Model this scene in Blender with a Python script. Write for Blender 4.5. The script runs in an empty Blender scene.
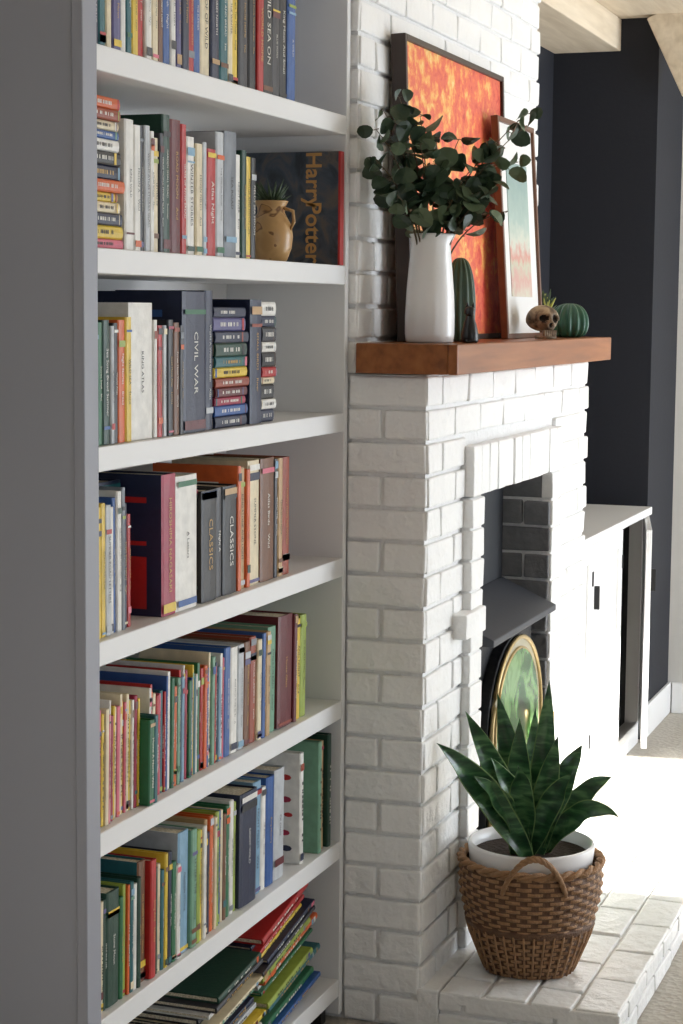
import bpy, bmesh, math, random
from mathutils import Vector, Matrix
R = random.Random(7)
scene = bpy.context.scene
COL = scene.collection

# ------------------------------------------------------------------ materials
def srgb(r, g, b):
    def f(c):
        c = c/255.0
        return c/12.92 if c <= 0.04045 else ((c+0.055)/1.055)**2.4
    return (f(r), f(g), f(b), 1)

def mat(name, col, rough=0.6, var=0.0, vscale=20, bump=0.0, bscale=60, metal=0.0, spec=0.5, coat=0.0):
    m = bpy.data.materials.new(name); m.use_nodes = True
    nt = m.node_tree; b = nt.nodes['Principled BSDF']
    b.inputs['Base Color'].default_value = col
    b.inputs['Roughness'].default_value = rough
    b.inputs['Metallic'].default_value = metal
    b.inputs['Specular IOR Level'].default_value = spec
    b.inputs['Coat Weight'].default_value = coat
    tc = nt.nodes.new('ShaderNodeTexCoord')
    if var > 0:
        n = nt.nodes.new('ShaderNodeTexNoise'); n.inputs['Scale'].default_value = vscale
        n.inputs['Detail'].default_value = 4
        nt.links.new(tc.outputs['Object'], n.inputs['Vector'])
        mx = nt.nodes.new('ShaderNodeMix'); mx.data_type = 'RGBA'
        mx.inputs[6].default_value = tuple(max(0, c*(1-var)) for c in col[:3])+(1,)
        mx.inputs[7].default_value = tuple(min(1, c*(1+var)) for c in col[:3])+(1,)
        nt.links.new(n.outputs['Fac'], mx.inputs[0]); nt.links.new(mx.outputs[2], b.inputs['Base Color'])
    if bump > 0:
        n2 = nt.nodes.new('ShaderNodeTexNoise'); n2.inputs['Scale'].default_value = bscale
        n2.inputs['Detail'].default_value = 5
        nt.links.new(tc.outputs['Object'], n2.inputs['Vector'])
        bp = nt.nodes.new('ShaderNodeBump'); bp.inputs['Strength'].default_value = bump
        bp.inputs['Distance'].default_value = 0.01
        nt.links.new(n2.outputs['Fac'], bp.inputs['Height']); nt.links.new(bp.outputs[0], b.inputs['Normal'])
    return m

def ramp_mat(name, stops, scale=(1,1,1), nscale=4, rough=0.5, distort=0.0, bump=0.0, coords='Object', detail=5):
    m = mat(name, (1,1,1,1), rough)
    nt = m.node_tree; b = nt.nodes['Principled BSDF']
    tc = nt.nodes.new('ShaderNodeTexCoord'); mp = nt.nodes.new('ShaderNodeMapping')
    mp.inputs['Scale'].default_value = scale
    n = nt.nodes.new('ShaderNodeTexNoise'); n.inputs['Scale'].default_value = nscale
    n.inputs['Detail'].default_value = detail; n.inputs['Distortion'].default_value = distort
    r = nt.nodes.new('ShaderNodeValToRGB'); e = r.color_ramp.elements
    e[0].position, e[0].color = stops[0]; e[1].position, e[1].color = stops[-1]
    for s in stops[1:-1]:
        x = e.new(s[0]); x.color = s[1]
    nt.links.new(tc.outputs[coords], mp.inputs[0]); nt.links.new(mp.outputs[0], n.inputs['Vector'])
    nt.links.new(n.outputs['Fac'], r.inputs[0]); nt.links.new(r.outputs[0], b.inputs['Base Color'])
    if bump > 0:
        bp = nt.nodes.new('ShaderNodeBump'); bp.inputs['Strength'].default_value = bump
        bp.inputs['Distance'].default_value = 0.004
        nt.links.new(n.outputs['Fac'], bp.inputs['Height']); nt.links.new(bp.outputs[0], b.inputs['Normal'])
    return m

M_white = mat('white_paint', srgb(230,230,230), 0.45, 0.02, 8, 0.03, 30)
M_side = mat('grey_side_panel', srgb(146,148,157), 0.5, 0.02, 5, 0.03, 30)  # shade on the bookcase's outer side is put into this grey
M_brick = mat('painted_brick', srgb(241,241,240), 0.36, 0.03, 14, 1.0, 24)
M_mortar = mat('painted_mortar', srgb(230,230,230), 0.6, 0.04, 30, 0.7, 60)
M_gbrick = mat('sooty_grey_brick', srgb(112,113,116), 0.75, 0.35, 18, 0.8, 40)  # darker grey brick with noisy tone, used inside the firebox
M_wall = mat('wall_plaster', srgb(206,204,200), 0.8, 0.02, 4, 0.05, 40)
M_wallb = mat('grey_wall_plaster', srgb(124,126,132), 0.8, 0.02, 4, 0.05, 40)
M_navy = mat('navy_wall', srgb(25,28,38), 0.75, 0.08, 5, 0.1, 60)
M_mantel = ramp_mat('mantel_wood', [(0.25, srgb(118,68,34)), (0.5, srgb(144,86,44)), (0.75, srgb(162,102,56))], (1.0, 14, 14), 3, 0.36, 0.2, 0.08)
M_pine = ramp_mat('pine_planks', [(0.3, srgb(206,190,166)), (0.7, srgb(230,216,194))], (1, 10, 10), 3, 0.6, 0.4)
M_iron = mat('cast_iron', srgb(30,31,34), 0.5, 0.1, 20, 0.2, 90, metal=0.3)
M_steel = mat('grey_steel_plate', srgb(26,29,35), 0.6, 0.1, 6, 0.05, 60, metal=0.0)
M_hood = mat('stove_hood_steel', srgb(58,61,68), 0.5, 0.1, 6, 0.05, 60, metal=0.1)
M_brass = mat('brass', srgb(176,156,112), 0.38, metal=0.85)
M_band = mat('cream_enamel', srgb(176,170,146), 0.3)
M_glassg = ramp_mat('green_enamel_glass', [(0.30, srgb(14,36,20)), (0.46, srgb(40,96,44)), (0.58, srgb(126,166,104)), (0.68, srgb(30,70,34))], (1,1,.7), 9, 0.1, 0.5)  # green plant reflection painted into the glass colour
M_black = mat('black_metal', srgb(18,18,20), 0.35)
M_dark = mat('dark_interior', srgb(14,14,16), 0.8)  # near-black colour standing for shade inside the cabinet

# ------------------------------------------------------------------ helpers
def finish(bm, name, mats, parent=None, smooth=False, bevel=0, seg=2, recalc=True, loc=None):
    if recalc: bmesh.ops.recalc_face_normals(bm, faces=bm.faces)
    me = bpy.data.meshes.new(name); bm.to_mesh(me); bm.free()
    for m in mats: me.materials.append(m)
    ob = bpy.data.objects.new(name, me); COL.objects.link(ob)
    if smooth:
        for p in me.polygons: p.use_smooth = True
    if bevel > 0:
        md = ob.modifiers.new('bevel', 'BEVEL'); md.width = bevel; md.segments = seg; md.limit_method = 'ANGLE'
    if parent: ob.parent = parent
    if loc: ob.location = loc
    return ob

def empty(name, loc=(0,0,0)):
    e = bpy.data.objects.new(name, None); COL.objects.link(e); e.empty_display_size = 0.05
    return e

def box(bm, x0, x1, y0, y1, z0, z1, mi=0, j=0.0):
    vs = []
    for x in (x0, x1):
        for y in (y0, y1):
            for z in (z0, z1):
                vs.append(bm.verts.new((x+R.uniform(-j,j), y+R.uniform(-j,j), z+R.uniform(-j,j))))
    for f in ((0,1,3,2),(4,6,7,5),(0,4,5,1),(2,3,7,6),(0,2,6,4),(1,5,7,3)):
        fc = bm.faces.new([vs[i] for i in f]); fc.material_index = mi

def obox(bm, o, ax, ay, az, mi=0):
    o = Vector(o); vs = []
    for a in (0,1):
        for b in (0,1):
            for c in (0,1):
                vs.append(bm.verts.new(o+ax*a+ay*b+az*c))
    for f in ((0,1,3,2),(4,6,7,5),(0,4,5,1),(2,3,7,6),(0,2,6,4),(1,5,7,3)):
        fc = bm.faces.new([vs[i] for i in f]); fc.material_index = mi

def sbox(name, x0, x1, y0, y1, z0, z1, m, bevel=0, parent=None):
    bm = bmesh.new(); box(bm, x0, x1, y0, y1, z0, z1)
    return finish(bm, name, [m], parent, bevel=bevel)

def lathe(bm, prof, segs, c, mi=0, rf=None, cap=True):
    rings = []
    for k, (r, z) in enumerate(prof):
        ring = []
        for i in range(segs):
            a = 2*math.pi*i/segs
            rr = r if rf is None else rf(r, z, a, k)
            ring.append(bm.verts.new((c[0]+rr*math.cos(a), c[1]+rr*math.sin(a), c[2]+z)))
        rings.append(ring)
    for k in range(len(rings)-1):
        for i in range(segs):
            f = bm.faces.new((rings[k][i], rings[k][(i+1)%segs], rings[k+1][(i+1)%segs], rings[k+1][i])); f.material_index = mi
    if cap:
        f = bm.faces.new(rings[0][::-1]); f.material_index = mi
        f = bm.faces.new(rings[-1]); f.material_index = mi

def tube(bm, pts, rad, segs=8, mi=0):
    pts = [Vector(p) for p in pts]; rings = []
    n = len(pts)
    for k, p in enumerate(pts):
        t = (pts[min(k+1,n-1)]-pts[max(k-1,0)]).normalized()
        up = Vector((0,0,1)) if abs(t.z) < 0.9 else Vector((1,0,0))
        a = t.cross(up).normalized(); b = t.cross(a)
        r = rad(k/(n-1)) if callable(rad) else rad
        rings.append([bm.verts.new(p+a*r*math.cos(2*math.pi*i/segs)+b*r*math.sin(2*math.pi*i/segs)) for i in range(segs)])
    for k in range(n-1):
        for i in range(segs):
            f = bm.faces.new((rings[k][i], rings[k][(i+1)%segs], rings[k+1][(i+1)%segs], rings[k+1][i])); f.material_index = mi
    bm.faces.new(rings[0]).material_index = mi; bm.faces.new(rings[-1][::-1]).material_index = mi

def bez(p0, p1, p2, t):
    return p0*(1-t)**2 + p1*2*t*(1-t) + p2*t*t

# ------------------------------------------------------------------ camera
H = 1.655; D = 1.456
th = math.radians(19.9); ph = math.radians(6.05); ro = math.radians(0.5)
fwd = Vector((math.cos(ph)*math.cos(th), math.cos(ph)*math.sin(th), -math.sin(ph)))
rt = Vector((math.sin(th), -math.cos(th), 0)); up = rt.cross(fwd)
up2 = up*math.cos(ro) - rt*math.sin(ro); rt2 = fwd.cross(up2)
cd = bpy.data.cameras.new('camera'); cam = bpy.data.objects.new('camera', cd); COL.objects.link(cam)
cam.matrix_world = Matrix(((rt2.x, up2.x, -fwd.x, 0), (rt2.y, up2.y, -fwd.y, -D), (rt2.z, up2.z, -fwd.z, H), (0,0,0,1)))
cd.sensor_width = 36; cd.lens = 1900*36/1024; cd.clip_start = 0.05
scene.camera = cam

# ------------------------------------------------------------------ room
m_carpet = mat('carpet', srgb(178,172,162), 0.95, 0.18, 160, 0.9, 220)
nt = m_carpet.node_tree
wv = nt.nodes.new('ShaderNodeTexVoronoi'); wv.inputs['Scale'].default_value = 55
tcx = nt.nodes.new('ShaderNodeTexCoord'); nt.links.new(tcx.outputs['Object'], wv.inputs['Vector'])
bpn = nt.nodes.new('ShaderNodeBump'); bpn.inputs['Strength'].default_value = 0.7; bpn.inputs['Distance'].default_value = 0.006
nt.links.new(wv.outputs['Distance'], bpn.inputs['Height']); nt.links.new(bpn.outputs[0], nt.nodes['Principled BSDF'].inputs['Normal'])
sbox('floor', -1, 7.9, -3.5, 0.42, -0.1, 0, m_carpet)
CZ = 2.76; NYW = -0.085
sbox('ceiling', -1, 7.9, -3.5, 0.42, CZ, CZ+0.1, M_pine)
sbox('wall_left', -1, 5.71, 0.32, 0.42, 0, CZ, M_wall)
sbox('wall_alcove', 5.71, 7.25, 0.32, 0.42, 0, CZ, M_navy)
sbox('wall_far_navy', 7.25, 7.8, NYW, 0.42, 0, CZ, M_navy)
sbox('wall_far', 7.8, 7.9, -3.5, NYW, 0, CZ, M_wall)
sbox('wall_back', -1.1, -1, -3.5, 0.42, 0, CZ, M_wallb)
W1 = (5.3, 7.45, 0.12, 2.55); W2 = (0.2, 2.4, 0.9, 2.3)  # second opening is added to let in fill light
bm = bmesh.new()
for a in ((-1, W2[0], 0, CZ), (W2[0], W2[1], 0, W2[2]), (W2[0], W2[1], W2[3], CZ), (W2[1], W1[0], 0, CZ),
          (W1[0], W1[1], 0, W1[2]), (W1[0], W1[1], W1[3], CZ), (W1[1], 7.9, 0, CZ)):
    box(bm, a[0], a[1], -3.6, -3.5, a[2], a[3])
finish(bm, 'wall_right', [M_wall])
for i, w in enumerate((W1, W2)):
    bm = bmesh.new(); t = 0.05
    box(bm, w[0], w[0]+t, -3.58, -3.52, w[2], w[3]); box(bm, w[1]-t, w[1], -3.58, -3.52, w[2], w[3])
    box(bm, w[0]+t, w[1]-t, -3.58, -3.52, w[2], w[2]+t); box(bm, w[0]+t, w[1]-t, -3.58, -3.52, w[3]-t, w[3])
    mx = (w[0]+w[1])/2; box(bm, mx-0.02, mx+0.02, -3.57, -3.53, w[2]+t, w[3]-t)
    finish(bm, 'window_%d' % (i+1), [M_white], bevel=0.003)  # second frame sits in the added fill opening
sbox('baseboard_far', 7.25, 7.8, NYW-.015, NYW-.001, 0, 0.13, M_white, 0.004)
sbox('baseboard_end', 7.785, 7.799, -3.49, NYW-.02, 0, 0.13, M_white, 0.004)
sbox('trim_soffit', 5.715, 7.249, 0.06, 0.319, 2.64, CZ-0.001, M_pine, 0.004)
bm = bmesh.new()
obox(bm, (7.17, -0.05, 2.745), Vector((0.07,0,0)), Vector((0,-0.14,-0.29)), Vector((0,-0.17,0.09)))
finish(bm, 'trim_gable_beam', [M_pine], bevel=0.004)

# ------------------------------------------------------------------ bookcase
BX0, BX1, BD = 2.785, 4.056, 0.30
IX0, IX1 = 2.832, BX1-.022
SH = [0.105+0.33*i for i in range(8)]
bm = bmesh.new()
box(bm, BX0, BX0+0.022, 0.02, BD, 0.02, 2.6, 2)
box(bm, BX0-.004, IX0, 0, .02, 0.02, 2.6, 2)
box(bm, IX1, BX1, 0, BD, 0.02, 2.6)
box(bm, BX0+0.022, IX0, 0.0201, BD-.001, 0.05, 2.6)
box(bm, IX0, IX1, BD-0.012, BD, 0.05, 2.6)
for z in SH:
    box(bm, IX0, IX1, 0.001, BD-0.012, z-0.042, z)
box(bm, IX0, IX1, 0.001, BD-0.012, 2.56, 2.6)
for x in (BX0+0.03, BX1-0.06):
    box(bm, x, x+0.03, 0.03, 0.06, 0, 0.064, 1)
    box(bm, x, x+0.03, 0.24, 0.27, 0, 0.064, 1)
finish(bm, 'bookcase', [M_white, M_black, M_side], bevel=0.0015, seg=1)

# ------------------------------------------------------------------ books
PAL = {
 'navy':(30,38,66),'purple':(88,84,130),'teal':(32,96,104),'white':(226,224,218),'cream':(222,208,176),'red':(176,36,34),
 'black':(24,24,27),'blue':(44,86,150),'sky':(126,164,190),'green':(34,104,66),'dgreen':(24,62,48),'yellow':(220,188,60),
 'orange':(210,96,40),'brown':(112,72,44),'tan':(186,152,108),'grey':(122,128,136),'pink':(210,104,124),'maroon':(96,28,34),
 'lime':(150,168,70),'rust':(146,64,40),'char':(50,50,56),'mint':(112,156,130),'lgrey':(186,190,194),'crimson':(158,36,66)}
PN = list(PAL.keys())
BM = [mat('cover_'+k, srgb(*PAL[k]), 0.45, 0.25, 45, 0.08, 140) for k in PN]
BM += [ramp_mat('book_pages', [(0.35, srgb(190,176,148)), (0.65, srgb(236,226,204))], (1,1,1), 260, 0.9)]
IP = len(PN)
BM += [mat('ink_white', srgb(226,224,216), 0.5), mat('ink_gold', srgb(190,150,74), 0.4), mat('ink_black', srgb(26,26,30), 0.5)]
FM = {'w': BM[IP+1], 'g': BM[IP+2], 'k': BM[IP+3]}
WORDS = ['the','river','winter','garden','stories','house','light','of','a','history','birds','north','letters','summer','blue','road','wild','sea','king','song','night','atlas','and','moon','forest','small','world','on','glass','fields','home','bread','stone']
def rtitle():
    s = ' '.join(R.choice(WORDS) for _ in range(R.randint(2,4)))
    s = s.upper() if R.random() < .6 else s.title()
    if R.random() < .6: s += '    ' + R.choice(WORDS).title()
    return s

def lum(k):
    c = PAL[k]; return (c[0]*0.3+c[1]*0.59+c[2]*0.11)

def book(bm, o, ax, ay, az, t, h, d, k, texts=None, title=None, cover=True, front=None):
    """o: lower front corner; ax thickness dir, ay depth dir, az height dir (unit)"""
    o = Vector(o); ci = PN.index(k); c = min(0.0022, t*.2); ins = 0.004
    fi = PN.index(front) if front else ci
    obox(bm, o, ax*c, ay*d, az*h, fi)
    obox(bm, o+ax*(t-c), ax*c, ay*d, az*h, fi)
    prof = [(0,0),(0.12,-0.0022),(0.5,-0.0034),(0.88,-0.0022),(1,0)]
    if t < .012: prof = [(0,0),(0.2,-0.0008),(0.5,-0.0012),(0.8,-0.0008),(1,0)]
    lo = [bm.verts.new(o+ax*(p[0]*t)+ay*p[1]) for p in prof]; hi = [bm.verts.new(o+ax*(p[0]*t)+ay*p[1]+az*h) for p in prof]
    lo2 = [bm.verts.new(o+ax*(p[0]*t)+ay*0.002) for p in prof]; hi2 = [bm.verts.new(o+ax*(p[0]*t)+ay*0.002+az*h) for p in prof]
    for i in range(4):
        for q in ((lo[i],lo[i+1],hi[i+1],hi[i]), (hi[i],hi[i+1],hi2[i+1],hi2[i]), (lo[i+1],lo[i],lo2[i],lo2[i+1])):
            bm.faces.new(q).material_index = ci
    obox(bm, o+ax*c+ay*0.002+az*ins, ax*(t-2*c), ay*(d-0.002-ins), az*(h-2*ins), IP)
    yb = prof[2][1]-.0006
    def q(a0, a1, z0, z1, mi, y=yb):
        vs = [bm.verts.new(o+ax*(a*t)+ay*y+az*(z*h)) for a, z in ((a0,z0),(a1,z0),(a1,z1),(a0,z1))]
        bm.faces.new(vs).material_index = mi
    ink = IP+3 if lum(k) > 125 else R.choice((IP+1, IP+1, IP+2))
    nb = R.choice((0,1,1,2,3))
    for _ in range(nb):
        band = PN.index(R.choice(PN)); z0 = R.choice((0.02, 0.03, .12, .78, .84, 0.88, 0.92)); q(0.06, 0.94, z0, z0+R.uniform(0.015,0.07), band, yb+.0003)
    if texts is not None and (title or t > .011):
        k_ = .5 if title else R.uniform(.34,.5)
        texts.append((title or rtitle(), o+ax*(t*0.5)+ay*(-0.0046)+az*(h*R.uniform(.48,.52)), az, ax, -ay, min(t*k_, 0.024), h*(.72 if title else R.uniform(.55,.74)), 'k' if lum(k) > 125 else R.choice('wwg')))
    elif texts is not None:
        z = R.uniform(0.15, 0.3); ze = R.uniform(0.6, 0.85)
        while z < ze:
            dz = R.uniform(0.012, 0.03)
            if R.random() < 0.75: q(.36, .62, z, z+dz*R.uniform(.4,.8), ink)
            z += dz
    else:
        z = .2
        while z < .75:
            dz = R.uniform(0.02, 0.05)
            if R.random() < 0.75: q(.36, .66, z, z+dz*R.uniform(.4,.8), ink)
            z += dz
    if cover and (R.random() < 0.5 or front):
        mi = PN.index('red') if front else R.choice((PN.index(R.choice(PN)), IP+1, IP+2)); y0 = R.uniform(0.12,0.3)*d; y1 = R.uniform(0.7,0.9)*d
        rows_ = ((.05,.42),(.5,.53),(.8,.84)) if front else ((R.uniform(.1,.3),R.uniform(.35,.6)),(.72,.76),(.82,.87))
        for (a0, a1) in rows_:
            vs = [bm.verts.new(o-ax*0.0006+ay*a+az*b) for a, b in ((y0,a0*h),(y1,a0*h),(y1,a1*h),(y0,a1*h))]
            bm.faces.new(vs).material_index = mi

def put_texts(texts, parent):
    for (s, p, az, ax, n, size, maxlen, ck) in texts:
        cu = bpy.data.curves.new('spine_title', 'FONT'); cu.body = s; cu.align_x = 'CENTER'; cu.align_y = 'CENTER'
        ln = len(s)*size*0.62
        cu.size = size if ln < maxlen else size*max(maxlen/ln, .55)
        cu.resolution_u = 2
        if len(s)*cu.size*.62 > maxlen*1.15: cu.body = ' '.join(s.split()[:2])
        cu.materials.append(FM[ck])
        ob = bpy.data.objects.new('spine_title', cu); COL.objects.link(ob)
        X = -az; Y = ax; Z = X.cross(Y)
        ob.matrix_world = Matrix(((X.x,Y.x,Z.x,p.x),(X.y,Y.y,Z.y,p.y),(X.z,Y.z,Z.z,p.z),(0,0,0,1)))
        ob.parent = parent

EX, EY, EZ = Vector((1,0,0)), Vector((0,1,0)), Vector((0,0,1))
def row(shelf_i, spec, xs, xe, lean=0.0):
    """spec: (colour, weight, height[, inset, title, frontcolour]) or ('stack', weight, [(col,thick,len)], inset)"""
    z0 = SH[shelf_i]+0.0008; bm = bmesh.new(); texts = []
    acc = 0; W = sum(s[1] for s in spec); ts = []
    for s in spec:
        f = 1+0.5*(acc+s[1]*0.5)/W; ts.append(s[1]*f); acc += s[1]
    k = (xe-xs)/sum(ts); x = xs; base = .020
    for s, t in zip(spec, ts):
        t = t*k
        if s[0] == 'gap': x += t; continue
        if s[0] == 'stack':
            z = z0
            for (c, th_, ln) in s[2]:
                ins = s[3]+R.uniform(0,0.008)
                L = min(ln, t-0.006)*R.uniform(.9,1)
                book(bm, (x+0.001+R.uniform(0,0.005), ins, z), EZ, EY, EX, th_, L, 0.13 if len(s) < 5 else s[4], c, None, None, False)
                z += th_+0.0006
            x += t; continue
        h = s[2]
        if len(s) > 3: ins = s[3] if (s[3] >= .1 or s[3] < .01) else .018+(s[3]-.015)*.3
        else:
            base = min(.028, max(.014, base+R.uniform(-.003,.003))); ins = base+R.uniform(-.0015,.0015)
        a = lean*R.uniform(0.8,1.0)
        ax = Vector((math.cos(a), 0, -math.sin(a))); az = Vector((math.sin(a), 0, math.cos(a)))
        o = Vector((x+0.0004, ins, z0+ (t*math.sin(a) if a > 0 else 0)))
        dd = min(0.265-ins, h*R.uniform(0.66,0.76))
        book(bm, o, ax, EY, az, t-0.0008, h, dd, s[0], texts, s[4] if len(s) > 4 else None, True, s[5] if len(s) > 5 else None)
        x += t
    ob = finish(bm, 'shelf_books', BM)
    put_texts(texts, ob)
    return ob

XS = IX0+.005
r6 = [(c, w, R.uniform(.2,.27)) for c, w in (('navy',8),('teal',6),('cream',5),('purple',8),('white',5),('teal',5),('yellow',6),('red',6),('white',6),('cream',6),('brown',5),('blue',7),('white',5),('purple',5),('navy',7),
      ('red',6),('blue',7),('cream',9),('navy',8),('teal',8),('cream',5),('yellow',6),('char',9),('black',7),('red',6),('black',10),('char',8),('black',8),('blue',8))]
row(6, r6, XS, 3.77)
stk = [('pink',.016,.2),('yellow',.022,.2),('navy',.02,.2),('cream',.018,.2),('yellow',.016,.2),('orange',.02,.2),('navy',.024,.2),('black',.022,.2),('white',.02,.2),('blue',.014,.2),('cream',.016,.2),('rust',.018,.22),('orange',.02,.2)]
row(5, [('stack', 27, stk, .02), ('white',7,.222,.02), ('white',5,.215,.02), ('char',3,.215,.03), ('lgrey',4,.218,.02), ('white',3,.21,.02), ('cream',4,.2,.03), ('char',3,.21,.02), ('dgreen',6,.245,.03),
        ('maroon',8,.24,.03,None,'green'), ('red',4,.235,.03), ('white',6,.215,.03), ('cream',5,.205,.02), ('lgrey',3,.21,.02), ('red',7,.2,.02), ('lgrey',6,.235,.02), ('grey',9,.24,.015), ('white',4,.2,.03), ('dgreen',4,.21,.02), ('yellow',4,.2,.03), ('black',4,.2,.03)], XS, 3.56)
st1 = [('navy',.022,.3),('blue',.02,.3),('crimson',.016,.3),('maroon',.018,.3),('rust',.018,.3),('yellow',.020,.3),('teal',.02,.3),('dgreen',.026,.3),('navy',.022,.3),('purple',.026,.3),('navy',.02,.3)]
st2 = [('navy',.026,.2),('white',.02,.2),('black',.03,.2),('cream',.014,.2),('red',.02,.2),('black',.03,.2),('white',.02,.2),('char',.03,.2),('navy',.022,.2),('white',.028,.2)]
row(4, [('green',5,.212), ('green',4,.206), ('dgreen',6,.21), ('lgrey',3,.2), ('black',4,.205), ('orange',6,.21), ('yellow',5,.215), ('white',20,.24,.02), ('white',3,.21),('red',4,.2), ('lgrey',3,.2), ('black',5,.21), ('brown',5,.205), ('char',3,.2), ('gap',2,0),
        ('navy',20,.262,.02,'CIVIL WAR'), ('navy',7,.265,.03), ('gap',1,0), ('stack',30,st1,.02,.2), ('navy',10,.25,.02), ('stack',14,st2,.02)], XS, 3.675)
row(3, [('yellow',8,.225,.015), ('yellow',4,.23,.02), ('lgrey',5,.225,.02), ('white',3,.22,.03), ('blue',3,.235,.04), ('white',4,.245,.03), ('grey',3,.25,.03), ('navy',4,.22,.05), ('red',3,.2,.05),
        ('navy',22,.25,.10), ('crimson',12,.26,.015,'HIROSHIMA NAGASAKI','navy'), ('white',18,.252,.015), ('cream',4,.23,.05), ('black',13,.215,.015,'CLASSICS'), ('char',6,.215,.03), ('black',12,.215,.02,'CLASSICS'), ('orange',3,.25), ('tan',6,.245,.04), ('orange',3,.24), ('cream',10,.255,.04), ('brown',12,.255,.03), ('char',3,.25), ('tan',4,.25), ('rust',7,.25,.03)], XS, 3.755)
def mix(cs, wl, wh, hl, hh): return [(c, R.uniform(wl,wh), R.uniform(hl,hh)) for c in cs]
r2 = mix(('yellow','cream','pink','yellow','cream','pink','white','crimson','yellow','cream','pink','cream','yellow','pink','cream','yellow','white','crimson','yellow'), 1.6, 3.6, .185, .218)
r2 += [('green',6,.155,.004), ('teal',4,.16,.004), ('white',2.5,.205), ('red',2.5,.21)]
r2 += mix(('cream','red','pink','teal','red','blue','white','green','orange','mint','red','sky','white','crimson','green','blue','yellow','teal','white','green','red','orange','blue','cream','mint','red','navy','sky','white','pink'), 1.6, 3.6, .185, .225)
r2 += [('blue',7,.22),('white',8,.215),('lgrey',7,.215),('brown',7,.215),('rust',7,.22),('cream',5,.21),('blue',4,.22),('tan',5,.22),('mint',9,.225,.05),('maroon',17,.24,.03),('maroon',4,.235,.02),('yellow',6,.22),('lime',7,.225)]
row(2, r2, XS, 3.86, lean=0.03)
r1 = mix(('teal','orange','cream','dgreen'), 2, 4, .19, .2)+[('dgreen',11,.205)]+mix(('green','lime','orange','teal','white','dgreen'), 2, 4, .18, .21)+[('brown',7,.225,.03,None,'teal'),('red',5,.22)]
r1 += mix(('dgreen','cream','teal','yellow','navy','green','white'), 2.2, 4.5, .18, .22)+[('sky',9,.235,.02,None,'lgrey'),('mint',5,.23)]
r1 += mix(('lime','yellow','white','tan','navy','orange','cream','lime','blue','cream','brown','green','white','lime'), 1.8, 3.6, .2, .235)
r1 += [('navy',15,.235,.02,None,'navy'),('sky',7,.24),('white',4,.22),('blue',7,.235),('lgrey',9,.24)]
row(1, r1, XS, 3.74, lean=0.025)
# large picture books at the right end of the low shelf
bm = bmesh.new()
book(bm, (3.82, .02, SH[1]+.001), EX, EY, EZ, .022, .25, .2, 'white', cover=False)
for i in range(4):
    for j in range(5):
        yy = .05+.038*i+R.uniform(-.006,.006); zz = SH[1]+.03+.04*j+R.uniform(-.006,.006); s = R.uniform(.006,.009)
        vs = [bm.verts.new((3.819, yy+s*math.cos(a)*1.6, zz+s*math.sin(a)*.8)) for a in [k*math.pi/4 for k in range(8)]]
        col_ = PN.index(R.choice(('red','blue','orange','red','navy','crimson')))
        bm.faces.new(vs).material_index = col_
        tl = [bm.verts.new((3.819, yy+s*1.5, zz)), bm.verts.new((3.819, yy+s*2.4, zz+s*.7)), bm.verts.new((3.819, yy+s*2.4, zz-s*.7))]
        bm.faces.new(tl).material_index = col_
book(bm, (3.915, .012, SH[1]+.001), EX, EY, EZ, .02, .255, .2, 'mint', front='mint')
book(bm, (3.95, .02, SH[1]+.001), EX, EY, EZ, .016, .25, .2, 'tan')
book(bm, (3.975, .012, SH[1]+.001), EX, EY, EZ, .022, .26, .21, 'dgreen')
finish(bm, 'picture_books', BM)
# slumped pile on the bottom shelf: flat-lying, slewed stacks
bm = bmesh.new(); zb = SH[0]+.001
cols = ['blue','yellow','white','dgreen','cream','tan','red','navy','yellow','black','lime','orange','white','teal','purple','yellow','cream','navy','brown','green','lgrey','char','cream','lgrey','yellow','sky','white']
def pile(x0, n, deg, tmin, tmax, lmin, lmax, seed, maxoff=.3, grow=0.0):
    rr = random.Random(seed); off = 0; last = None
    for i in range(n):
        a = math.radians(deg+grow*i)
        L = Vector((math.cos(a),0,math.sin(a))); T = Vector((-math.sin(a),0,math.cos(a)))
        t = rr.uniform(tmin, tmax); h = rr.uniform(lmin, lmax)
        p = Vector((x0,0,zb))+T*off+L*rr.uniform(-.02,.03)
        if p.z < zb: p.z = zb
        ex = rr.uniform(.006,.05)
        if p.x+h*L.x > IX1-.002: h = (IX1-.004-p.x)/L.x
        if p.z+h*L.z+t > SH[1]-.046: break
        c = rr.choice(cols)
        while c == last: c = rr.choice(cols)
        last = c
        book(bm, (p.x, ex, p.z), T, EY, L, t, h, .2, c, cover=False)
        off += t+.0008
pile(2.87, 4, 0, .004, .010, .2, .24, 3)
pile(3.10, 9, 4, .006, .014, .2, .25, 5)
pile(3.35, 17, 6, .006, .015, .22, .27, 8)
pile(3.63, 22, 7, .006, .015, .26, .32, 12, grow=.25)
finish(bm, 'slumped_books', BM)

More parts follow.
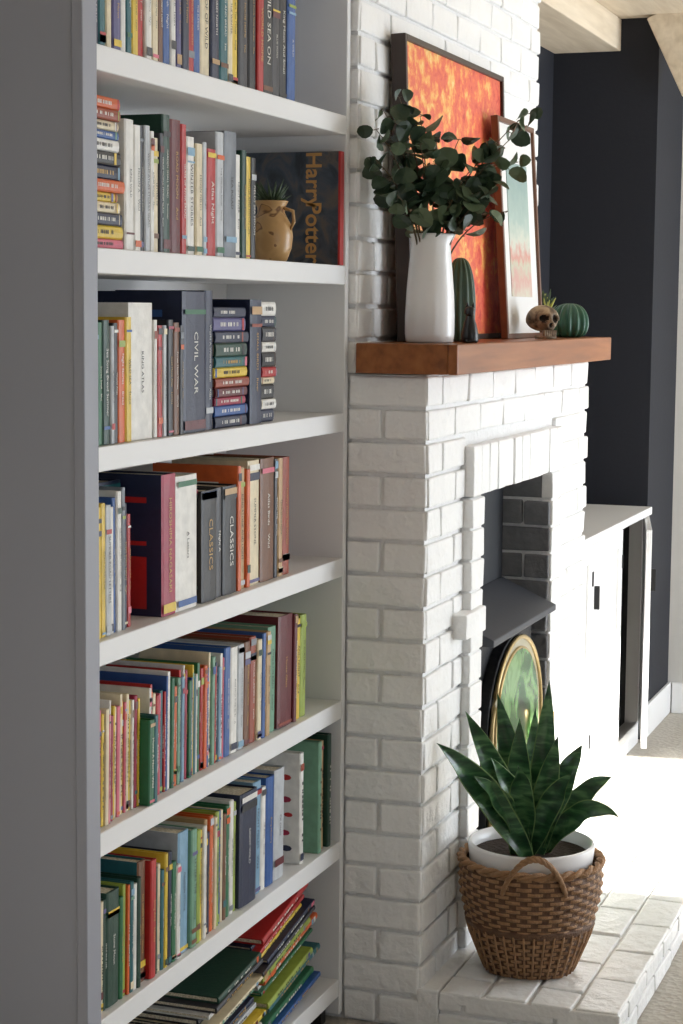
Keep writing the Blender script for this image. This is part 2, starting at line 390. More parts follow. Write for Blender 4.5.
# face-out storybook beside the jug
bk = empty('fantasy_storybook')
M_tome = ramp_mat('storybook_art', [(0.35, srgb(34,40,50)), (0.5, srgb(66,74,86)), (0.62, srgb(96,88,82)), (0.75, srgb(50,56,68))], (1,1,1), 16, 0.35, 1.2)
bm = bmesh.new(); z0 = SH[5]+.001
box(bm, 4.005, 4.008, .008, .235, z0, z0+.25, 0); box(bm, 4.025, 4.028, .008, .235, z0, z0+.25, 1)
box(bm, 4.005, 4.028, .003, .008, z0, z0+.25, 1); box(bm, 4.008, 4.025, .008, .23, z0+.004, z0+.246, 2)
finish(bm, 'volume', [M_tome, BM[PN.index('red')], BM[IP]], bk)
M_bronze = mat('bronze_foil', srgb(196,146,84), 0.4)
for body, yy, zz, s in (('Harry', .068, .188, .052), ('Potter', .068, .072, .052)):
    cu = bpy.data.curves.new('title', 'FONT'); cu.body = body; cu.size = s; cu.align_x = 'CENTER'; cu.align_y = 'CENTER'; cu.extrude = .0004; cu.offset = .0008
    cu.materials.append(M_bronze)
    tx = bpy.data.objects.new('title', cu); COL.objects.link(tx)
    X = Vector((0,0,-1)); Y = Vector((0,-1,0)); Z = X.cross(Y)
    tx.matrix_world = Matrix(((X.x,Y.x,Z.x,4.0042),(X.y,Y.y,Z.y,yy),(X.z,Y.z,Z.z,z0+zz),(0,0,0,1))); tx.parent = bk

# painted jug with succulent on shelf
M_jug = ramp_mat('jug_glaze', [(0.4, srgb(188,148,96)), (0.58, srgb(200,160,106)), (0.63, srgb(110,72,44)), (0.68, srgb(182,138,84))], (1,1,1), 34, 0.35, 0.4, detail=1)
M_succ = mat('succulent', srgb(58,78,50), 0.6, 0.4, 40)
jp = empty('painted_jug'); bm = bmesh.new(); c = (3.80, .085, SH[5]+.001)
lathe(bm, [(.026,0),(.034,.004),(.044,.03),(.047,.055),(.044,.078),(.034,.096),(.029,.106),(.030,.116),(.036,.128),(.037,.130),(.033,.129),(.027,.112)], 32, c)
hp = [Vector((c[0], c[1]-.028, c[2]+.115)), Vector((c[0], c[1]-.050, c[2]+.108)), Vector((c[0], c[1]-.052, c[2]+.085)), Vector((c[0], c[1]-.043, c[2]+.07))]
tube(bm, hp, .004)
finish(bm, 'jug_body', [M_jug], jp, smooth=True)
bm = bmesh.new()
for i in range(46):
    a = i*2.4; l = R.uniform(.035,.07); e = R.uniform(.5,1.4)
    d = Vector((math.cos(a)*math.cos(e), math.sin(a)*math.cos(e), math.sin(e)))
    p = Vector((c[0],c[1],c[2]+.118))
    tube(bm, [p, p+d*l*.5, p+d*l], lambda t: .0055*(1.05-t), 6)
finish(bm, 'succulent_leaves', [M_succ], jp, smooth=True)

# ------------------------------------------------------------------ brickwork
CH = 1.513/20; BL = 0.215; MJ = 0.009
def bricks(bm, o, U, N, W, Hh, off=0.0, excl=None, prot=0.0, V=EZ, ch=CH, bl=BL, depth=.03, rnd=.003, mi=0):
    o = Vector(o); nrow = int(round(Hh/ch))
    for r in range(nrow):
        v0, v1 = r*ch+MJ/2, (r+1)*ch-MJ/2
        u = -bl*(0.5 if r % 2 else 0)-off
        while u < W:
            a, b = max(u+MJ/2, 0), min(u+bl-MJ/2, W)
            segs = [(a, b)]
            if excl and v0 < excl[3] and v1 > excl[2]:
                segs = []
                if a < excl[0]: segs.append((a, min(b, excl[0])))
                if b > excl[1]: segs.append((max(a, excl[1]), b))
            for (s, e) in segs:
                if e-s < .018: continue
                pr = prot+R.uniform(0, rnd); j = .0020
                vs = []
                for uu in (s, e):
                    for vv in (v0, v1):
                        for nn in (-depth, pr):
                            vs.append(bm.verts.new(o+U*(uu+R.uniform(-j,j))+V*(vv+R.uniform(-j,j))+N*(nn+(R.uniform(-j,j) if nn > -depth else 0))))
                for f in ((0,1,3,2),(4,6,7,5),(0,4,5,1),(2,3,7,6),(0,2,6,4),(1,5,7,3)):
                    bm.faces.new([vs[i] for i in f]).material_index = mi
            u += bl
FX0, FX1, FY = 4.062, 5.69, -0.19
OX0, OX1, OZ = 4.46, 5.17, 16*CH
SW = .105
HX0, HX1, HYB, HY0 = 4.06, 5.69, -.2345, -.655
fp = empty('brick_fireplace'); ub = empty('brick_chimney_breast')
m = .008; PY = -.075
bm = bmesh.new()
box(bm, FX0+m, OX0-.004, FY+m, .319, 0, 1.512)
box(bm, OX1+.004, FX1-m, FY+m, .319, 0, 1.512)
box(bm, OX0-.004, OX1+.004, FY+m, .319, OZ+.004, 1.512)
box(bm, OX0-.004, OX1+.004, .05, .319, 0, OZ+.004)
finish(bm, 'mortar_core', [M_mortar], fp)
bm = bmesh.new()
box(bm, FX0+m, FX1-m, -.02+m, .319, 1.5135, CZ-.001)
finish(bm, 'mortar_core_upper', [M_mortar], ub)
bm = bmesh.new()
NY = Vector((0,-1,0)); NX = Vector((-1,0,0))
bricks(bm, (FX0+.003, FY, 0), EX, NY, FX1-FX0-.003, 1.512, 0, (OX0-FX0-SW+.01, OX1-FX0+SW-.01, 0, OZ+.11))
bricks(bm, (FX0, FY+.003, 0), EY, NX, .188, 1.512, .11, None)
bricks(bm, (FX1, .30, 0), NY, EX, .487, 1.512, .05)
box(bm, HX0, HX1, -.2335, FY+.01, 0, .099)     # plinth strip where the hearth meets the breast
finish(bm, 'painted_bricks', [M_brick], fp, bevel=.005)
bm = bmesh.new()
bricks(bm, (OX1, FY-.015, 0), EY, NX, .17, OZ, .14, rnd=.018, prot=.0, mi=0)
bricks(bm, (OX0, FY+.004, 0), EY, EX, .15, OZ, .12, rnd=.006, mi=0)
finish(bm, 'firebox_bricks', [M_gbrick], fp, bevel=.004)
bm = bmesh.new()
bricks(bm, (FX0+.003, -.02, 1.514), EX, NY, FX1-FX0-.003, CH*16.4, 0)
bricks(bm, (FX0, -.017, 1.514), EY, NX, .05, CH*16.4, .11)
bricks(bm, (FX1, .30, 1.514), NY, EX, .317, CH*16.4, .05)
finish(bm, 'painted_bricks_upper', [M_brick], ub, bevel=.005)
# projecting surround
bm = bmesh.new(); pj = .022
for (a, b) in ((OX0-SW, OX0), (OX1, OX1+SW)):
    for r in range(1, 16):
        box(bm, a, b, FY-pj-R.uniform(0,.003), FY+.01, max(.1, r*CH)+.003, (r+1)*CH-.003, 0, .0012)
x = OX0-SW; n = 12; w = (OX1-OX0+2*SW)/n
for i in range(n):
    box(bm, x+.0025, x+w-.0025, FY-pj-R.uniform(0,.004), FY+.01, OZ+.003, OZ+.125, 0, .0012); x += w
box(bm, OX0-SW-.085, OX0-.02, FY-pj-.016, FY+.01, 11.6*CH+.004, 12.5*CH-.004, 0, .001)
box(bm, OX0-SW+.004, OX1+SW-.004, FY-pj+.004, FY+.012, OZ+.004, OZ+.12, 1)
box(bm, OX0-SW+.004, OX0-.004, FY-pj+.004, FY+.012, .101, OZ, 1); box(bm, OX1+.004, OX1+SW-.004, FY-pj+.004, FY+.012, .101, OZ, 1)
finish(bm, 'surround', [M_brick, M_mortar], fp, bevel=.004)
sbox('firebox_plate', OX0+.001, OX1-.02, PY, PY+.015, .1, OZ-.001, M_steel, .002, fp)

# hearth
bm = bmesh.new()
box(bm, HX0+m, HX1-m, HY0+m, HYB, 0, .1-m, 1)
bricks(bm, (HX0, HY0, .1), EX, EZ, HX1-HX0, HYB-HY0, 0, V=EY, ch=(HYB-HY0)/4.0001, bl=.215, depth=.03, rnd=.002)
bricks(bm, (HX0, HY0, 0), EX, NY, HX1-HX0, .1, 0, ch=.05, rnd=.002, depth=.02)
bricks(bm, (HX0, HYB, 0), NY, NX, HYB-HY0, .1, 0.05, ch=.05, rnd=.002, depth=.02)
bricks(bm, (HX1, HYB, 0), NY, EX, HYB-HY0, .1, 0.05, ch=.05, rnd=.002, depth=.02)
finish(bm, 'brick_hearth', [M_brick, M_mortar], bevel=.004)

# mantel
bm = bmesh.new()
box(bm, 4.034, 5.645, -.243, -.026, 1.5155, 1.583)
box(bm, 4.030, 5.65, -.266, -.2435, 1.5155, 1.583)
finish(bm, 'mantel_shelf', [M_mantel], bevel=.003)

# ------------------------------------------------------------------ wood stove
st = empty('wood_stove'); cx = 4.815; SY = -.205
bm = bmesh.new()
box(bm, cx-.29, cx+.29, SY+.03, PY-.003, .13, .83)
for x in (cx-.28, cx+.24):
    box(bm, x, x+.04, SY+.04, SY+.08, .102, .13)
box(bm, cx-.30, cx+.30, SY, PY-.005, .102, .114)
finish(bm, 'stove_body', [M_iron], st, bevel=.006)
bm = bmesh.new(); hw_ = .325
vs = [(cx-hw_,PY-.003,.915),(cx+hw_,PY-.003,.915),(cx+hw_,SY-.03,.845),(cx-hw_,SY-.03,.845),(cx-hw_,PY-.003,.832),(cx+hw_,PY-.003,.832),(cx+hw_,SY-.03,.828),(cx-hw_,SY-.03,.828)]
v = [bm.verts.new(p) for p in vs]
for f in ((0,1,2,3),(4,7,6,5),(3,2,6,7),(0,4,5,1),(0,3,7,4),(1,5,6,2)): bm.faces.new([v[i] for i in f])
finish(bm, 'stove_hood', [M_hood], st, bevel=.003)
def arch_pts(hw, z0, zs, n=24):
    pts = [(cx-hw, z0)]
    for i in range(n+1):
        a = math.pi-math.pi*i/n; pts.append((cx+hw*math.cos(a), zs+hw*.92*math.sin(a)))
    pts.append((cx+hw, z0)); return pts
def arch_plate(bm, hw, z0, zs, y0, y1, mi=0):
    P = arch_pts(hw, z0, zs); F = [bm.verts.new((p[0],y0,p[1])) for p in P]; B = [bm.verts.new((p[0],y1,p[1])) for p in P]
    bm.faces.new(F).material_index = mi; bm.faces.new(B[::-1]).material_index = mi
    n = len(P)
    for i in range(n): bm.faces.new((F[i],B[i],B[(i+1)%n],F[(i+1)%n])).material_index = mi
bm = bmesh.new(); arch_plate(bm, .268, .20, .565, SY, SY+.029)
finish(bm, 'stove_door', [M_iron], st, bevel=.003)
bm = bmesh.new(); arch_plate(bm, .25, .225, .567, SY-.006, SY-.001)
finish(bm, 'door_band', [M_band], st)
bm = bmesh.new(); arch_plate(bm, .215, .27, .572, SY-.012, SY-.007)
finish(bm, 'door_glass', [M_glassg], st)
bm = bmesh.new()
for hw, zs in ((.256,.566),(.218,.572)):
    P = arch_pts(hw, .22 if hw > .23 else .265, zs); tube(bm, [(p[0], SY-.008, p[1]) for p in P], .006 if hw > .23 else .004, 10)
tube(bm, [(cx-.25,SY-.006,.22),(cx+.25,SY-.006,.22)], .007, 10)
tube(bm, [(cx+.235,SY-.01,.46),(cx+.235,SY-.045,.47),(cx+.235,SY-.045,.56)], .008, 8)
finish(bm, 'brass_trim', [M_brass], st, smooth=True)

# ------------------------------------------------------------------ wicker basket + snake plant
M_wick = mat('wicker', srgb(160,122,86), 0.6, 0.5, 60, 0.5, 200)
M_wickd = mat('wicker_dark', srgb(100,70,48), 0.6, 0.4, 60, 0.4, 200)
M_pot = mat('white_glazed_pot', srgb(236,236,238), 0.2)
M_soil = mat('soil', srgb(50,38,30), 0.95, 0.3, 60, 0.8, 90)
BC = Vector((4.297, -.387, .1035)); bs = empty('wicker_basket')
BH = .262
def brad(z):
    t = z/BH
    pts = [(0,.106),(.08,.115),(.35,.142),(.7,.164),(.86,.168),(1,.163)]
    for i in range(len(pts)-1):
        if pts[i][0] <= t <= pts[i+1][0]:
            f = (t-pts[i][0])/(pts[i+1][0]-pts[i][0]); return pts[i][1]*(1-f)+pts[i+1][1]*f
    return .163
def sqf(a, z): return 1+.09*max(0, 1-z/.14)*(.5-abs(math.cos(2*(a-.2))))
bm = bmesh.new(); NR = 96; NS = 240; rings = []
NST = 20
for k in range(NR+1):
    z = BH*k/NR; ring = []
    for i in range(NS):
        a = 2*math.pi*i/NS
        rowi = (k//4); w = math.sin(math.pi*(k % 4+.5)/4)
        ph_ = math.cos(NST*a + (math.pi if rowi % 2 else 0))
        rr = brad(z)*sqf(a, z) + .0040*ph_*w + .0026*w
        if 0.42*NR < k < 0.47*NR: rr = brad(z)*sqf(a, z) + .007
        ring.append(bm.verts.new((BC.x+rr*math.cos(a), BC.y+rr*math.sin(a), BC.z+z)))
    rings.append(ring)
for k in range(NR):
    for i in range(NS):
        a = 2*math.pi*(i+.5)/NS
        f = bm.faces.new((rings[k][i], rings[k][(i+1)%NS], rings[k+1][(i+1)%NS], rings[k+1][i]))
        inn = math.cos(NST*a + (math.pi if (k//4) % 2 else 0)) < -.55
        f.material_index = 1 if (k % 4 == 3) or inn or (0.42*NR < k < 0.47*NR) else 0
bm.faces.new(rings[0][::-1])
finish(bm, 'woven_body', [M_wick, M_wickd], bs, smooth=True)
bm = bmesh.new()
for s in range(2):
    pts = [(BC.x+(.165+.006*math.cos(14*a+s*math.pi))*math.cos(a), BC.y+(.165+.006*math.cos(14*a+s*math.pi))*math.sin(a), BC.z+BH+.002+.005*math.sin(14*a+s*math.pi)) for a in [2*math.pi*i/140 for i in range(141)]]
    tube(bm, pts, .0062, 8)
for i in range(40):
    a = 2*math.pi*i/40
    tube(bm, [(BC.x+(brad(z)*sqf(a,z)+.006)*math.cos(a), BC.y+(brad(z)*sqf(a,z)+.006)*math.sin(a), BC.z+z) for z in (.004,.03,.06,.09,.115)], .0026, 6)
for ac in (math.radians(197), math.radians(17)):
    for s in range(3):
        P = []
        for i in range(33):
            t = i/32; a = ac+(t-.5)*.86; hh = BH-.04+.09*math.sin(math.pi*t)**.8+.004*math.cos(t*26+s*2.1); rr = .174+.004*math.sin(t*26+s*2.1)+.010*math.sin(math.pi*t)
            P.append((BC.x+rr*math.cos(a), BC.y+rr*math.sin(a), BC.z+hh))
        tube(bm, P, .0048, 8)
finish(bm, 'rim_and_handles', [M_wick], bs, smooth=True)
bm = bmesh.new()
lathe(bm, [(.08,.01),(.10,.02),(.130,.2),(.146,.26),(.150,.298),(.148,.304),(.142,.304),(.139,.275),(.136,.26)], 64, BC, 0, None, False)
lathe(bm, [(.0005,.277),(.139,.274)], 64, BC, 1, None, False)
sp = empty('snake_plant')
finish(bm, 'plant_pot', [M_pot, M_soil], sp, smooth=True)
M_leaf = ramp_mat('snake_leaf', [(0.35, srgb(26,56,38)), (0.5, srgb(46,88,54)), (0.66, srgb(96,138,90))], (1,1,3.5), 14, 0.28, 0.6)
M_leafedge = mat('snake_leaf_edge', srgb(110,140,84), 0.4)
# tip, width, mid lift, mid horizontal fraction (bow)
tips = [((4.055,-.225,.680),.062,.05,.0),((4.16,-.26,.735),.056,.02,-.05),((4.27,-.305,.760),.058,.0,-.1),((4.33,-.415,.790),.054,-.02,.15),((4.38,-.486,.63),.052,.06,.05),((4.27,-.598,.495),.048,.10,.0),
        ((4.15,-.39,.62),.056,.05,-.1),((4.42,-.36,.70),.044,.0,-.1),((4.21,-.50,.60),.050,.05,0),((4.25,-.365,.71),.058,.0,-.2),((4.37,-.560,.56),.046,.08,.1),((4.17,-.32,.63),.054,.02,-.1),((4.28,-.45,.67),.054,.0,-.1),
        ((4.10,-.30,.60),.048,.05,.0)]
bm = bmesh.new()
for ti, (tp, w, lift, bow) in enumerate(tips):
    tp = Vector(tp); b0 = Vector((BC.x+R.uniform(-.03,.03), BC.y+R.uniform(-.03,.03), BC.z+.27))
    hv = Vector((tp.x-b0.x, tp.y-b0.y, 0)); b0 = b0+hv*.10
    mid = b0*.5+tp*.5 + Vector((0,0,lift)) + hv*bow
    n = 22; prev = None
    twist = R.uniform(-.6,.6)
    for k in range(n+1):
        t = k/n; p = bez(b0, mid, tp, t); p2 = bez(b0, mid, tp, min(1,t+.02)) if k < n else p; p1 = bez(b0, mid, tp, max(0,t-.02))
        tg = (p2-p1).normalized()
        side = tg.cross(Vector((-.9,-.35,.35))).normalized()
        side = (Matrix.Rotation(twist*(1-.6*t), 3, tg) @ side)
        nrm = side.cross(tg).normalized()
        if t < .45: ww = w*(.42+.58*math.sin(math.pi*t/.9))
        else: ww = w*max(0.0, 1-((t-.45)/.55)**1.8)
        ww = max(ww, .0012)*.5*1.15
        wav = .006*math.sin(t*15+ti); wv2 = .005*math.sin(t*17+ti*2)
        ring = [bm.verts.new(p+side*(s*ww)+nrm*(abs(s)*ww*.38+(wav if s > 0 else wv2)*abs(s)*min(1,(1-t)*4)+o)) for s, o in ((-1,0),(-.9,-.0),(-.45,0),(0,0),(.45,0),(.9,0),(1,0),(.45,-.004),(0,-.006),(-.45,-.004))]
        if prev:
            for i in range(10):
                f = bm.faces.new((prev[i], prev[(i+1)%10], ring[(i+1)%10], ring[i])); f.material_index = 1 if i in (0,5) else 0
        prev = ring
finish(bm, 'sword_leaves', [M_leaf, M_leafedge], sp, smooth=True)

# ------------------------------------------------------------------ mantel objects
MZ = 1.5835
VC = Vector((4.192,-.150,MZ)); M_vase = mat('white_glaze', srgb(240,240,240), 0.22, 0.01, 10, 0.05, 20)
ve = empty('vase_of_eucalyptus')
bm = bmesh.new()
lathe(bm, [(.050,0),(.055,.003),(.057,.02),(.057,.06),(.055,.11),(.051,.16),(.047,.20),(.0455,.225),(.0465,.24),(.049,.246),(.047,.248),(.043,.244),(.041,.2),(.045,.1),(.045,.01)], 48, VC, 0,
      lambda r, z, a, k: r*(1+ (.16*max(0, math.cos(a-math.radians(280)))**6 if z > .235 else 0)))
finish(bm, 'ceramic_vase', [M_vase], ve, smooth=True)
M_euc = mat('eucalyptus_leaf', srgb(52,72,52), 0.45, 0.45, 18)
M_euc2 = mat('eucalyptus_leaf_pale', srgb(96,114,86), 0.5, 0.3, 18)
M_stem = mat('eucalyptus_stem', srgb(92,78,56), 0.6)
ends = [(-.17,.085,.17),(-.16,.08,.23),(-.12,.08,.28),(-.06,.06,.31),(-.03,.02,.27),(.01,-.06,.22),(.05,-.14,.22),(.07,-.20,.25),(.08,-.20,.28),(-.02,-.10,.15),(0,-.17,.12),(.04,-.17,.06),(-.08,.02,.12),
        (-.12,-.01,.20),(-.06,-.03,.22),(.03,-.13,.17),(-.14,.04,.09),(.0,-.12,.10),(.06,-.18,.17),(-.10,.03,.25),(-.03,-.06,.08),(.04,-.10,.12),(-.05,.0,.07)]
bm = bmesh.new()
for e in ends:
    p0 = VC+Vector((e[0]*.12, e[1]*.12, .12)); p2 = VC+Vector((0,0,.24))+Vector(e); p1 = VC+Vector((e[0]*.25, e[1]*.25, .24+e[2]*.55))
    P = [bez(p0, p1, p2, i/14) for i in range(15)]
    tube(bm, P, lambda t: .0026*(1.1-.8*t), 6, 2)
    for i in range(7, 15, 1):
        for s in (0, 1):
            if R.random() < .36: continue
            L = R.uniform(.040,.066)*(1.0-.3*(i/14)**3); az = R.uniform(0, 2*math.pi); el = R.uniform(-.7,.7)
            d = Vector((math.cos(az)*math.cos(el), math.sin(az)*math.cos(el), math.sin(el)))
            c0 = P[i]+d*.008
            if c0.y > -.10 and c0.x > 4.10: d.y = -abs(d.y); d.normalize()
            sd = d.cross(Vector((R.uniform(-1,1),R.uniform(-1,1),R.uniform(-1,1)))).normalized(); nn = d.cross(sd)
            wd = R.uniform(.40,.50); mi_ = 0 if R.random() < .7 else 1
            ctr = bm.verts.new(c0+d*L*.5+nn*-.003); ring = []
            for q in range(12):
                a = 2*math.pi*q/12
                ring.append(bm.verts.new(c0+d*(L*.5-L*.5*math.cos(a)*(1.08 if q == 6 else 1))+sd*(L*wd*math.sin(a))+nn*(.004*math.cos(2*a))))
            for q in range(12):
                f = bm.faces.new((ctr, ring[q], ring[(q+1)%12])); f.material_index = mi_
            tube(bm, [P[i], c0], .0009, 4, 2)
finish(bm, 'eucalyptus_branches', [M_euc, M_euc2, M_stem], ve, recalc=False)

def frame(name, x0, x1, h, y_bot, y_top, dep, fw, m_frame, parts):
    """leaning frame; y values are the FRONT plane at bottom and top"""
    root = empty(name)
    az = Vector((0, y_top-y_bot, math.sqrt(h*h-(y_top-y_bot)**2))).normalized(); n = EX.cross(az).normalized()
    if n.y > 0: n = -n
    o = Vector((x0, y_bot, MZ+.0005)); w = x1-x0
    bm = bmesh.new(); B = -n*dep
    obox(bm, o, EX*fw, B, az*h); obox(bm, o+EX*(w-fw), EX*fw, B, az*h)
    obox(bm, o+EX*fw, EX*(w-2*fw), B, az*fw); obox(bm, o+EX*fw+az*(h-fw), EX*(w-2*fw), B, az*fw)
    finish(bm, 'frame_moulding', [m_frame], root, bevel=.0015)
    for (pn, mg, mz, rec, mm) in parts:
        bm = bmesh.new(); obox(bm, o+EX*(fw+mg)-n*rec+az*(fw+mz), EX*(w-2*fw-2*mg), -n*.004, az*(h-2*fw-2*mz))
        finish(bm, pn, [mm], root)
    return root
M_fdark = mat('dark_walnut', srgb(52,36,28), 0.4, 0.2, 30)
M_fwood = mat('brown_wood_frame', srgb(104,66,42), 0.4, 0.2, 30)
# abstract painting: daubs of yellow, orange and red, yellower to the upper left
M_paint = mat('abstract_painting', (1,1,1,1), 0.5); nt = M_paint.node_tree
tc = nt.nodes.new('ShaderNodeTexCoord'); mp = nt.nodes.new('ShaderNodeMapping'); mp.inputs['Scale'].default_value = (9,1,7.0); mp.inputs['Rotation'].default_value = (0,.6,0)
n1 = nt.nodes.new('ShaderNodeTexNoise'); n1.inputs['Scale'].default_value = 2.0; n1.inputs['Detail'].default_value = 7; n1.inputs['Roughness'].default_value = .7; n1.inputs['Distortion'].default_value = .2
sx = nt.nodes.new('ShaderNodeSeparateXYZ')
m1 = nt.nodes.new('ShaderNodeMath'); m1.operation = 'MULTIPLY_ADD'; m1.inputs[1].default_value = -.10
m2 = nt.nodes.new('ShaderNodeMath'); m2.operation = 'MULTIPLY_ADD'; m2.inputs[1].default_value = .05
rp = nt.nodes.new('ShaderNodeValToRGB')
nt.links.new(tc.outputs['Generated'], mp.inputs[0]); nt.links.new(mp.outputs[0], n1.inputs['Vector']); nt.links.new(tc.outputs['Generated'], sx.inputs[0])
nt.links.new(sx.outputs['X'], m1.inputs[0]); nt.links.new(n1.outputs['Fac'], m1.inputs[2])
nt.links.new(sx.outputs['Z'], m2.inputs[0]); nt.links.new(m1.outputs[0], m2.inputs[2]); nt.links.new(m2.outputs[0], rp.inputs[0])
nt.links.new(rp.outputs[0], nt.nodes['Principled BSDF'].inputs['Base Color'])
e = rp.color_ramp.elements; e[0].position = .30; e[0].color = srgb(196,60,52); e[1].position = .66; e[1].color = srgb(242,210,140)
for p_, c_ in ((.37, srgb(218,84,64)), (.43, srgb(228,108,80)), (.48, srgb(230,104,66)), (.53, srgb(238,146,84)), (.58, srgb(240,176,92))):
    x_ = e.new(p_); x_.color = c_
frame('framed_painting', 4.25, 5.12, .71, -.088, -.064, .036, .014, M_fdark, [('canvas', .0, 0, .008, M_paint)])
M_mat = mat('white_mat_board', srgb(226,226,224), 0.7)
M_art = mat('landscape_print', (1,1,1,1), 0.5); nt = M_art.node_tree
tc = nt.nodes.new('ShaderNodeTexCoord'); sx = nt.nodes.new('ShaderNodeSeparateXYZ'); rp = nt.nodes.new('ShaderNodeValToRGB')
ns = nt.nodes.new('ShaderNodeTexNoise'); ns.inputs['Scale'].default_value = 9; ns.inputs['Detail'].default_value = 7
ad = nt.nodes.new('ShaderNodeMath'); ad.operation = 'MULTIPLY_ADD'; ad.inputs[1].default_value = .3
nt.links.new(tc.outputs['Generated'], sx.inputs[0]); nt.links.new(tc.outputs['Generated'], ns.inputs['Vector'])
nt.links.new(ns.outputs['Fac'], ad.inputs[0]); nt.links.new(sx.outputs['Z'], ad.inputs[2])
nt.links.new(ad.outputs[0], rp.inputs[0]); nt.links.new(rp.outputs[0], nt.nodes['Principled BSDF'].inputs['Base Color'])
e = rp.color_ramp.elements; e[0].position = .12; e[0].color = srgb(206,204,186); e[1].position = 1.1; e[1].color = srgb(140,164,160)
for p_, c_ in ((.28, srgb(204,160,150)), (.38, srgb(192,194,172)), (.46, srgb(204,144,132)), (.56, srgb(200,204,190)), (.72, srgb(164,184,176))):
    x_ = e.new(p_); x_.color = c_
frame('framed_landscape_print', 4.93, 5.32, .59, -.140, -.100, .02, .014, M_fwood, [('mat_board', 0, 0, .008, M_mat), ('print', .072, .10, .006, M_art)])

def ribbed(name, c, rx, h, ribs, m):
    bm = bmesh.new(); prof = []
    for k in range(25):
        t = k/24; prof.append((max(.0008, rx*math.sin(math.pi*min(.995, max(.1, .10+.90*t)))**.75), h*(.5-.5*math.cos(math.pi*t))))
    lathe(bm, prof, ribs*8, c, 0, lambda r, z, a, k: r*(1-.16*abs(math.cos(ribs*a*.5))**2.2))
    return finish(bm, name, [m], smooth=True)
M_cact = mat('cactus_glaze', srgb(44,88,68), 0.3, 0.2, 20)
M_cact2 = mat('cactus_glaze_dark', srgb(60,82,62), 0.4, 0.3, 20)
ribbed('ceramic_cactus', (4.40,-.160,MZ), .038, .2, 12, M_cact2)
ribbed('round_ceramic_cactus', (5.42,-.19,MZ), .058, .098, 14, M_cact)
# black cat figurine
bm = bmesh.new(); c = (4.262,-.226,MZ)
K = 1.25
lathe(bm, [(.014*K,0),(.016*K,.004*K),(.0155*K,.018*K),(.012*K,.034*K),(.008*K,.046*K),(.007*K,.052*K)], 20, c)
bmesh.ops.create_uvsphere(bm, u_segments=16, v_segments=10, radius=.010*K, matrix=Matrix.Translation((c[0]-.002, c[1], c[2]+.058*K)))
for s in (-1, 1):
    bmesh.ops.create_cone(bm, cap_ends=True, segments=8, radius1=.004*K, radius2=.0004, depth=.01*K, matrix=Matrix.Translation((c[0], c[1]+s*.0055*K, c[2]+.070*K)))
tube(bm, [(c[0]-.006,c[1]-.014,c[2]+.003),(c[0]-.018,c[1]-.006,c[2]+.004),(c[0]-.022,c[1]+.006,c[2]+.004)], .003, 8)
for s in (-1,1): tube(bm, [(c[0]-.014,c[1]+s*.007,c[2]+.002),(c[0]-.012,c[1]+s*.006,c[2]+.024),(c[0]-.007,c[1]+s*.003,c[2]+.045)], .0038, 8)
finish(bm, 'cat_figurine', [M_black], smooth=True)
# skull ornament
M_bone = ramp_mat('carved_bone', [(0.35, srgb(74,58,42)), (0.5, srgb(130,110,84)), (0.65, srgb(176,158,128))], (1,1,1), 40, 0.6, 0.5, 0.6)
M_socket = mat('skull_socket', srgb(30,24,20), 0.9)
bm = bmesh.new(); c = Vector((5.06,-.20,MZ+.051))
bmesh.ops.create_uvsphere(bm, u_segments=48, v_segments=36, radius=.044)
for v in bm.verts:
    p = v.co.copy()
    v.co.x *= 1.15; v.co.z *= .92
    if p.z < -.008 and p.x > -.02 : v.co.z *= .75
    if p.x < -.01 and p.z < .0: v.co.x *= 1.08; v.co.y *= .74
    for s in (-1, 1):
        e_ = Vector((-.038, s*.017, .004)); dd = (p-e_).length
        if dd < .014: v.co.x += .020*(1-(dd/.014)**2)
    dd = (p-Vector((-.042,0,-.014))).length
    if dd < .008: v.co.x += .012*(1-(dd/.008)**2)
for f in bm.faces:
    q_ = f.calc_center_median()
    for s in (-1, 1):
        if q_.x < -.012 and ((q_.y-s*.017)**2+(q_.z-.003)**2)**.5 < .0105: f.material_index = 1
    if q_.x < -.02 and abs(q_.y) < .005 and abs(q_.z+.013) < .006: f.material_index = 1
for i in range(6):
    y = -.016+i*.0064; box(bm, -.046, -.036, y-.0026, y+.0026, -.044, -.027)
box(bm, -.042, .005, -.02, .02, -.0505, -.042)
bmesh.ops.rotate(bm, verts=bm.verts, cent=(0,0,0), matrix=Matrix.Rotation(math.radians(42), 3, 'Z'))
bmesh.ops.translate(bm, verts=bm.verts, vec=c)
finish(bm, 'skull_ornament', [M_bone, M_socket], smooth=True)
# small potted succulent with yellow bloom
ps = empty('potted_succulent'); c = Vector((5.50,-.098,MZ))
bm = bmesh.new(); lathe(bm, [(.028,0),(.036,.06),(.038,.065),(.034,.065),(.03,.055)], 24, c)
finish(bm, 'pot', [mat('mustard_glaze', srgb(170,140,60), 0.4)], ps, smooth=True)
bm = bmesh.new()
for i in range(44):
    a = i*2.4; l = R.uniform(.045,.085); e_ = R.uniform(.6,1.45); d = Vector((math.cos(a)*math.cos(e_), math.sin(a)*math.cos(e_)*.75, math.sin(e_))); p = c+Vector((0,0,.062))
    tube(bm, [p, p+d*l*.5, p+d*l], lambda t: .008*(1.1-t), 6, 0 if i % 4 else 1)
finish(bm, 'leaves', [M_succ, mat('yellow_bloom', srgb(180,180,80), 0.5)], ps, smooth=True)

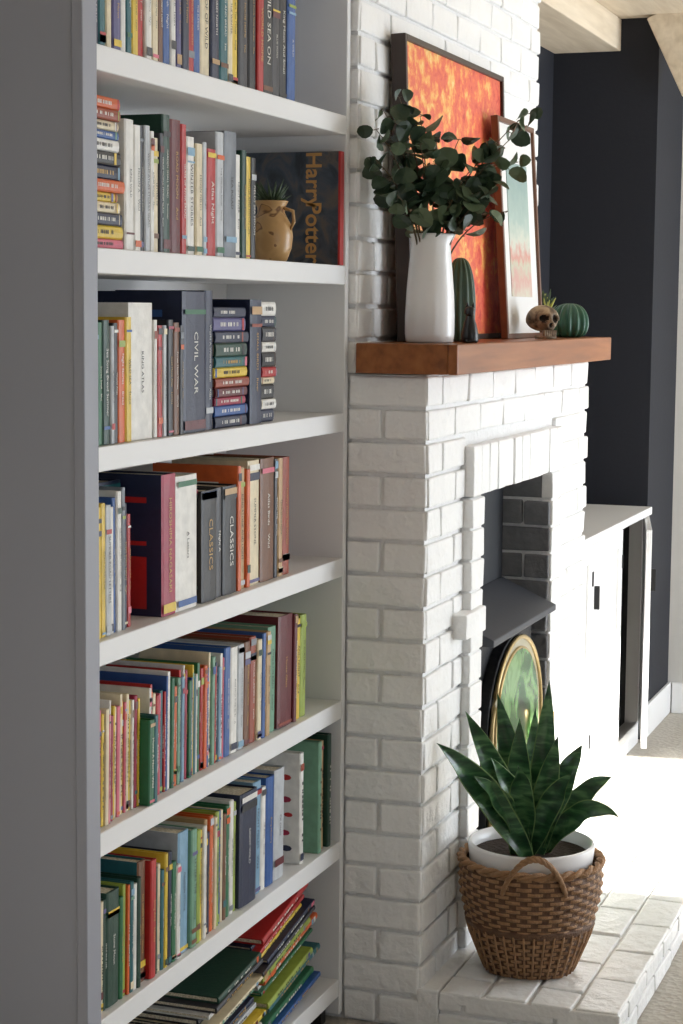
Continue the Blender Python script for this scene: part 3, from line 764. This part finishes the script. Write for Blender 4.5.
# ------------------------------------------------------------------ white cabinet
cb = empty('white_cabinet'); bm = bmesh.new()
cx0, cx1, cy0, cy1, ct = 5.72, 7.19, -.083, .31, .92
box(bm, cx0, cx0+.02, cy0, cy1, 0, ct-.03); box(bm, cx1-.02, cx1, cy0, cy1, 0, ct-.03)
box(bm, cx0+.02, cx1-.02, cy1-.02, cy1, 0, ct-.03); box(bm, cx0+.02, cx1-.02, cy0+.02, cy1-.02, 0.06, .08)
box(bm, cx0+.02, cx1-.02, cy0, cy0+.02, 0, .085); box(bm, cx0-.01, cx1+.01, cy0-.03, cy1, ct-.03, ct)
finish(bm, 'carcass', [M_white], cb, bevel=.003)
sbox('shadowed_lining', cx0+.021, cx1-.021, cy0+.05, cy0+.06, .081, ct-.031, M_dark, 0, cb)  # added dark sheet that paints the shade behind the doors
def door(name, w, h):
    bm = bmesh.new(); f = .06
    box(bm, 0, w, 0, .012, 0, h)
    box(bm, 0, f, -.008, 0, 0, h); box(bm, w-f, w, -.008, 0, 0, h); box(bm, f, w-f, -.008, 0, 0, f); box(bm, f, w-f, -.008, 0, h-f, h)
    box(bm, .02, .03, -.026, -.008, h*.72, h*.72+.08, 1)
    for z in (.1, h-.14): box(bm, w-.012, w+.004, -.012, -.008, z, z+.05, 1)
    return finish(bm, name, [M_white, M_black], cb, bevel=.002)
dw = (cx1-cx0)/3
for i in range(3):
    d = door('door_leaf_%d' % (i+1), dw-.006, ct-.125)
    d.location = (cx0+i*dw+.003, cy0-.014, .09)
    if i == 2:
        a = math.radians(12)
        d.rotation_euler = (0, 0, a)
        wv_ = dw-.006
        d.location = (cx1-.003-wv_*math.cos(a), cy0-.014-wv_*math.sin(a), .09)

# ------------------------------------------------------------------ lights
w = bpy.data.worlds.new('world'); scene.world = w; w.use_nodes = True
bg = w.node_tree.nodes['Background']; bg.inputs[0].default_value = (0.75, 0.85, 1, 1); bg.inputs[1].default_value = 1.0
sl = bpy.data.lights.new('sun', 'SUN'); sl.energy = 18; sl.angle = .012; sl.color = (1, .97, .92)
so = bpy.data.objects.new('sun', sl); COL.objects.link(so)
d = Vector((-.11, .86, -.50)).normalized(); so.rotation_euler = d.to_track_quat('-Z', 'Y').to_euler(); so.location = (6.5,-5,4)
def area(name, loc, sx_, sy_, d, e, col):
    l = bpy.data.lights.new(name, 'AREA'); l.shape = 'RECTANGLE'; l.size = sx_; l.size_y = sy_; l.energy = e; l.color = col
    o = bpy.data.objects.new(name, l); COL.objects.link(o); o.location = loc
    o.rotation_euler = Vector(d).to_track_quat('-Z', 'Z').to_euler(); return o
area('window_skylight', ((W1[0]+W1[1])/2, -3.62, (W1[2]+W1[3])/2), W1[1]-W1[0], W1[3]-W1[2], (0,1,0), 135, (.86,.93,1))
area('window_skylight_side', ((W2[0]+W2[1])/2, -3.62, (W2[2]+W2[3])/2), W2[1]-W2[0], W2[3]-W2[2], (0,1,0), 14, (.84,.92,1))  # invented weak fill lamp for the bookcase, out of view

scene.view_settings.view_transform = 'Standard'
scene.view_settings.look = 'None'
scene.view_settings.exposure = 0.0
